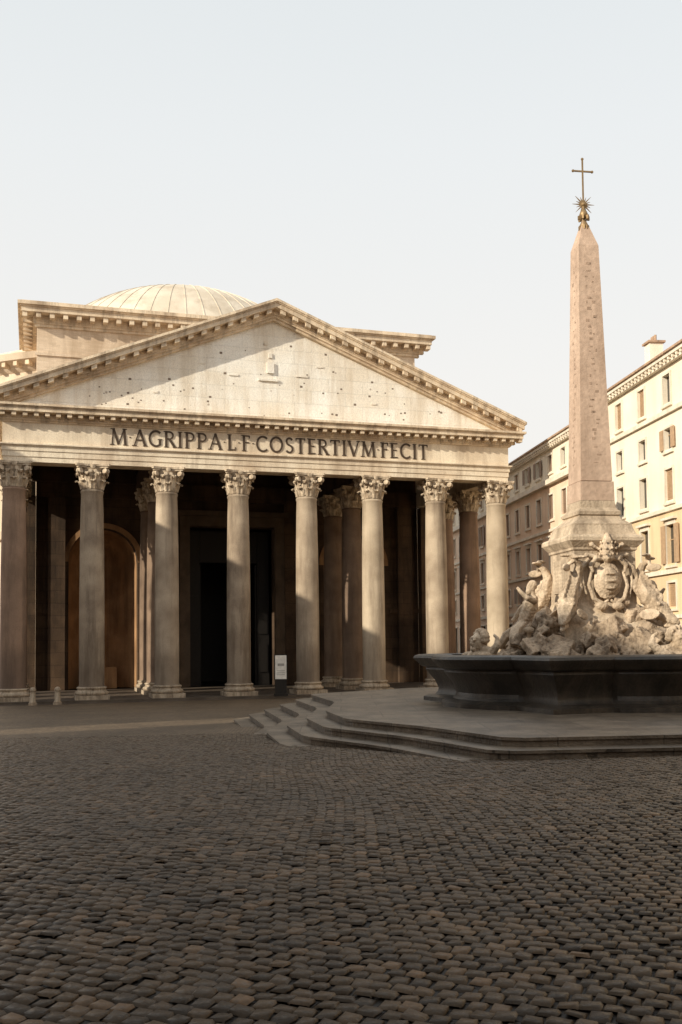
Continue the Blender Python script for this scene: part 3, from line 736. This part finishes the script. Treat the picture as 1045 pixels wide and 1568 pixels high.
M_salm=stone('salmon_plaster',(.86,.67,.51),(.77,.57,.42),stain=(.54,.38,.27),scale=.3,stain_amt=.4,bump=.15)
M_trim=stone('pale_trim',(.82,.74,.62),(.72,.64,.52),stain=(.45,.37,.29),scale=1,stain_amt=.4,bump=.2)
M_sh=plain('brown_shutters',(.28,.19,.13),.7);M_shg=plain('ochre_shutters',(.42,.28,.17),.7)
M_yl=stone('yellow_plaster',(.5,.36,.22),(.42,.3,.18),scale=.3,stain_amt=.35,bump=.15)
M_rose=stone('rose_plaster',(.42,.28,.2),(.34,.22,.155),scale=.3,stain_amt=.35,bump=.15)
X0,Y0=22.3,65.0;du=(-.112,.994)
def pt(t): return (X0+du[0]*t,Y0+du[1]*t)
def exB(RM,T,S,W_,z1):
    W_.cm=0
    W_.box(20.6,21.5,-2.2,-1.2,z1,z1+2.6);RM.box(20.45,21.65,-2.35,-1.05,z1+2.6,z1+2.75)
    for k in range(3): RM.lathe([(.1,z1+2.75),(.1,z1+3.2)],8,c=(20.75+.3*k,-1.7),cap=True)
palazzo('ochre_palazzo',pt(-14),pt(12.6),-1.9,20.7,[(18.5,1.9,1.1,''),(15.1,1.4,1.1,''),(12.0,2.1,1.2,''),(8.0,2.6,1.3,'ped'),(4.6,1.6,1.2,''),(.9,3.4,2.0,'shop')],4.15,(M_cream,M_och),M_trim,M_shg,12,strings=((16.75,.3,.22),(10.2,.25,.2),(6.0,.3,.2),(3.0,.25,.15)),flip=-1,extra=exB,lower=10)
def exA(RM,T,S,W_,z1):
    W_.cm=0;W_.box(3,9.5,-7,-2.6,z1,z1+2.6);RM.box(2.8,9.7,-7.2,-2.4,z1+2.6,z1+2.8);W_.box(12,13,-3.5,-2.5,z1,z1+2.2)
palazzo('salmon_palazzo',pt(12.9),pt(75),-1.9,19.9,[(17.9,1.5,1.2,''),(13.9,2.2,1.3,''),(9.6,2.3,1.3,'ped'),(6.2,1.5,1.2,''),(1.6,3.6,2.2,'shop')],3.6,(M_cream,M_salm),M_trim,M_sh,12,strings=((15.9,.45,.5),(11.6,.25,.2),(7.7,.25,.2),(4.2,.3,.2)),flip=-1,extra=exA,lower=15.5)
BT=R(38)
sun=(-math.cos(BT),-math.sin(BT))
fl=[(17.5,1.8,1.2,''),(13.6,2.1,1.2,''),(9.2,2.5,1.3,'ped'),(5.2,2,1.2,''),(1.3,2.8,1.9,'shop')]
st=((11.2,.3,.2),(3.3,.3,.2))
palazzo('yellow_palazzo',(-34,-30),(-34,6.0),-1.9,21.9,fl,3.8,M_yl,M_trim,M_sh,13,back=sun,strings=st,flip=1)  # unseen; height and slanted sides shaped for its shadow and the sunlit gap
palazzo('rose_palazzo',(-34,9.9),(-34,48),-1.9,20.4,fl,3.8,M_rose,M_trim,M_sh,13,back=sun,strings=st,flip=1)  # unseen; shaped to shade the columns and leave a strip of sun
palazzo('brown_palazzo',(30,-22),(-30,-22),-.2,20.5,fl,3.9,M_rose,M_trim,M_sh,12,strings=st,flip=1)  # unseen, behind the camera; added to cut skylight on the paving
palazzo('corner_palazzo',(25.5,47),(27,-14),-1.9,20.5,fl,3.9,M_yl,M_trim,M_sh,12,strings=st,flip=1)  # unseen, to the right; added so less sky lights the foreground

# ------------------------------------------------------------ small items
E=empty('information_sign',(-3.75,61.2,-1.6),R(12))
b=MB();b.box(-.42,.42,-.14,.14,0,.16);b.box(-.36,.36,-.05,.05,.16,1.0);b.box(-.40,.40,-.06,.06,1.0,2.55);b.obj('stand',M_bronze,E)
b=MB();b.box(-.35,.35,-.075,-.062,1.05,2.5);b.obj('panel',plain('white_panel',(.75,.72,.66),.5),E)
b=MB();b.box(-.2,.2,-.079,-.0755,1.85,2.0)
for z in (1.3,1.42,1.54): b.box(-.25,.25,-.079,-.0755,z,z+.03)
b.obj('printed_text',stone('grey_print',(.4,.38,.35),(.35,.33,.3)),E)
def bollard(x,y):
    b=MB();b.box(-.24,.24,-.24,.24,0,.14)
    b.lathe([(.20,.14),(.21,.2),(.17,.26),(.15,.8),(.18,.84),(.18,.9),(.15,.98),(.08,1.04),(.0,1.06)],20)
    b.obj('stone_bollard',M_cbase,smooth=35,loc=(x,y,float(gz(x,y))-.03),rz=TH)
bollard(-17.7,57.2);bollard(-16.4,57.6)

# ------------------------------------------------------------ light, world
EL=R(22)
sd=Vector((sun[0]*math.cos(EL),sun[1]*math.cos(EL),math.sin(EL)))
l=bpy.data.lights.new('sun','SUN');l.energy=5;l.angle=R(.5);l.color=(1,.91,.74)
o=bpy.data.objects.new('sun',l);o.rotation_euler=sd.to_track_quat('Z','Y').to_euler();o.location=(-30,-30,40);link(o)
w=bpy.data.worlds.new('World');sc.world=w;w.use_nodes=True;nt=w.node_tree
bg=nt.nodes['Background'];bg.inputs[1].default_value=.12
sk=nt.nodes.new('ShaderNodeTexSky');sk.sky_type='NISHITA';sk.sun_disc=False;sk.sun_elevation=EL;sk.sun_rotation=math.atan2(sun[0],sun[1]);sk.dust_density=3;sk.air_density=1
tc=nt.nodes.new('ShaderNodeTexCoord');sx=nt.nodes.new('ShaderNodeSeparateXYZ');nt.links.new(tc.outputs['Generated'],sx.inputs[0])
hz=ramp(nt,sx.outputs[2],[(0,(1.,.94,.86)),(.25,(1.,.975,.93)),(.45,(.93,.95,.945)),(.65,(.83,.88,.895)),(1,(.78,.80,.80))])
vm=nt.nodes.new('ShaderNodeVectorMath');vm.operation='SCALE';vm.inputs[3].default_value=1.0/.12;nt.links.new(hz,vm.inputs[0])
nt.links.new(mixc(nt,.88,sk.outputs[0],vm.outputs[0]),bg.inputs[0])

# ------------------------------------------------------------ camera
c=bpy.data.cameras.new('camera');c.lens=35;c.sensor_width=36;c.sensor_fit='AUTO';c.shift_y=.0772;c.clip_end=3000;c.clip_start=.1
co=bpy.data.objects.new('camera',c);link(co)
co.matrix_world=Matrix.Translation((0,0,1.6))@Matrix.Rotation(R(93),4,'X')@Matrix.Rotation(-.011,4,'Z')
sc.camera=co
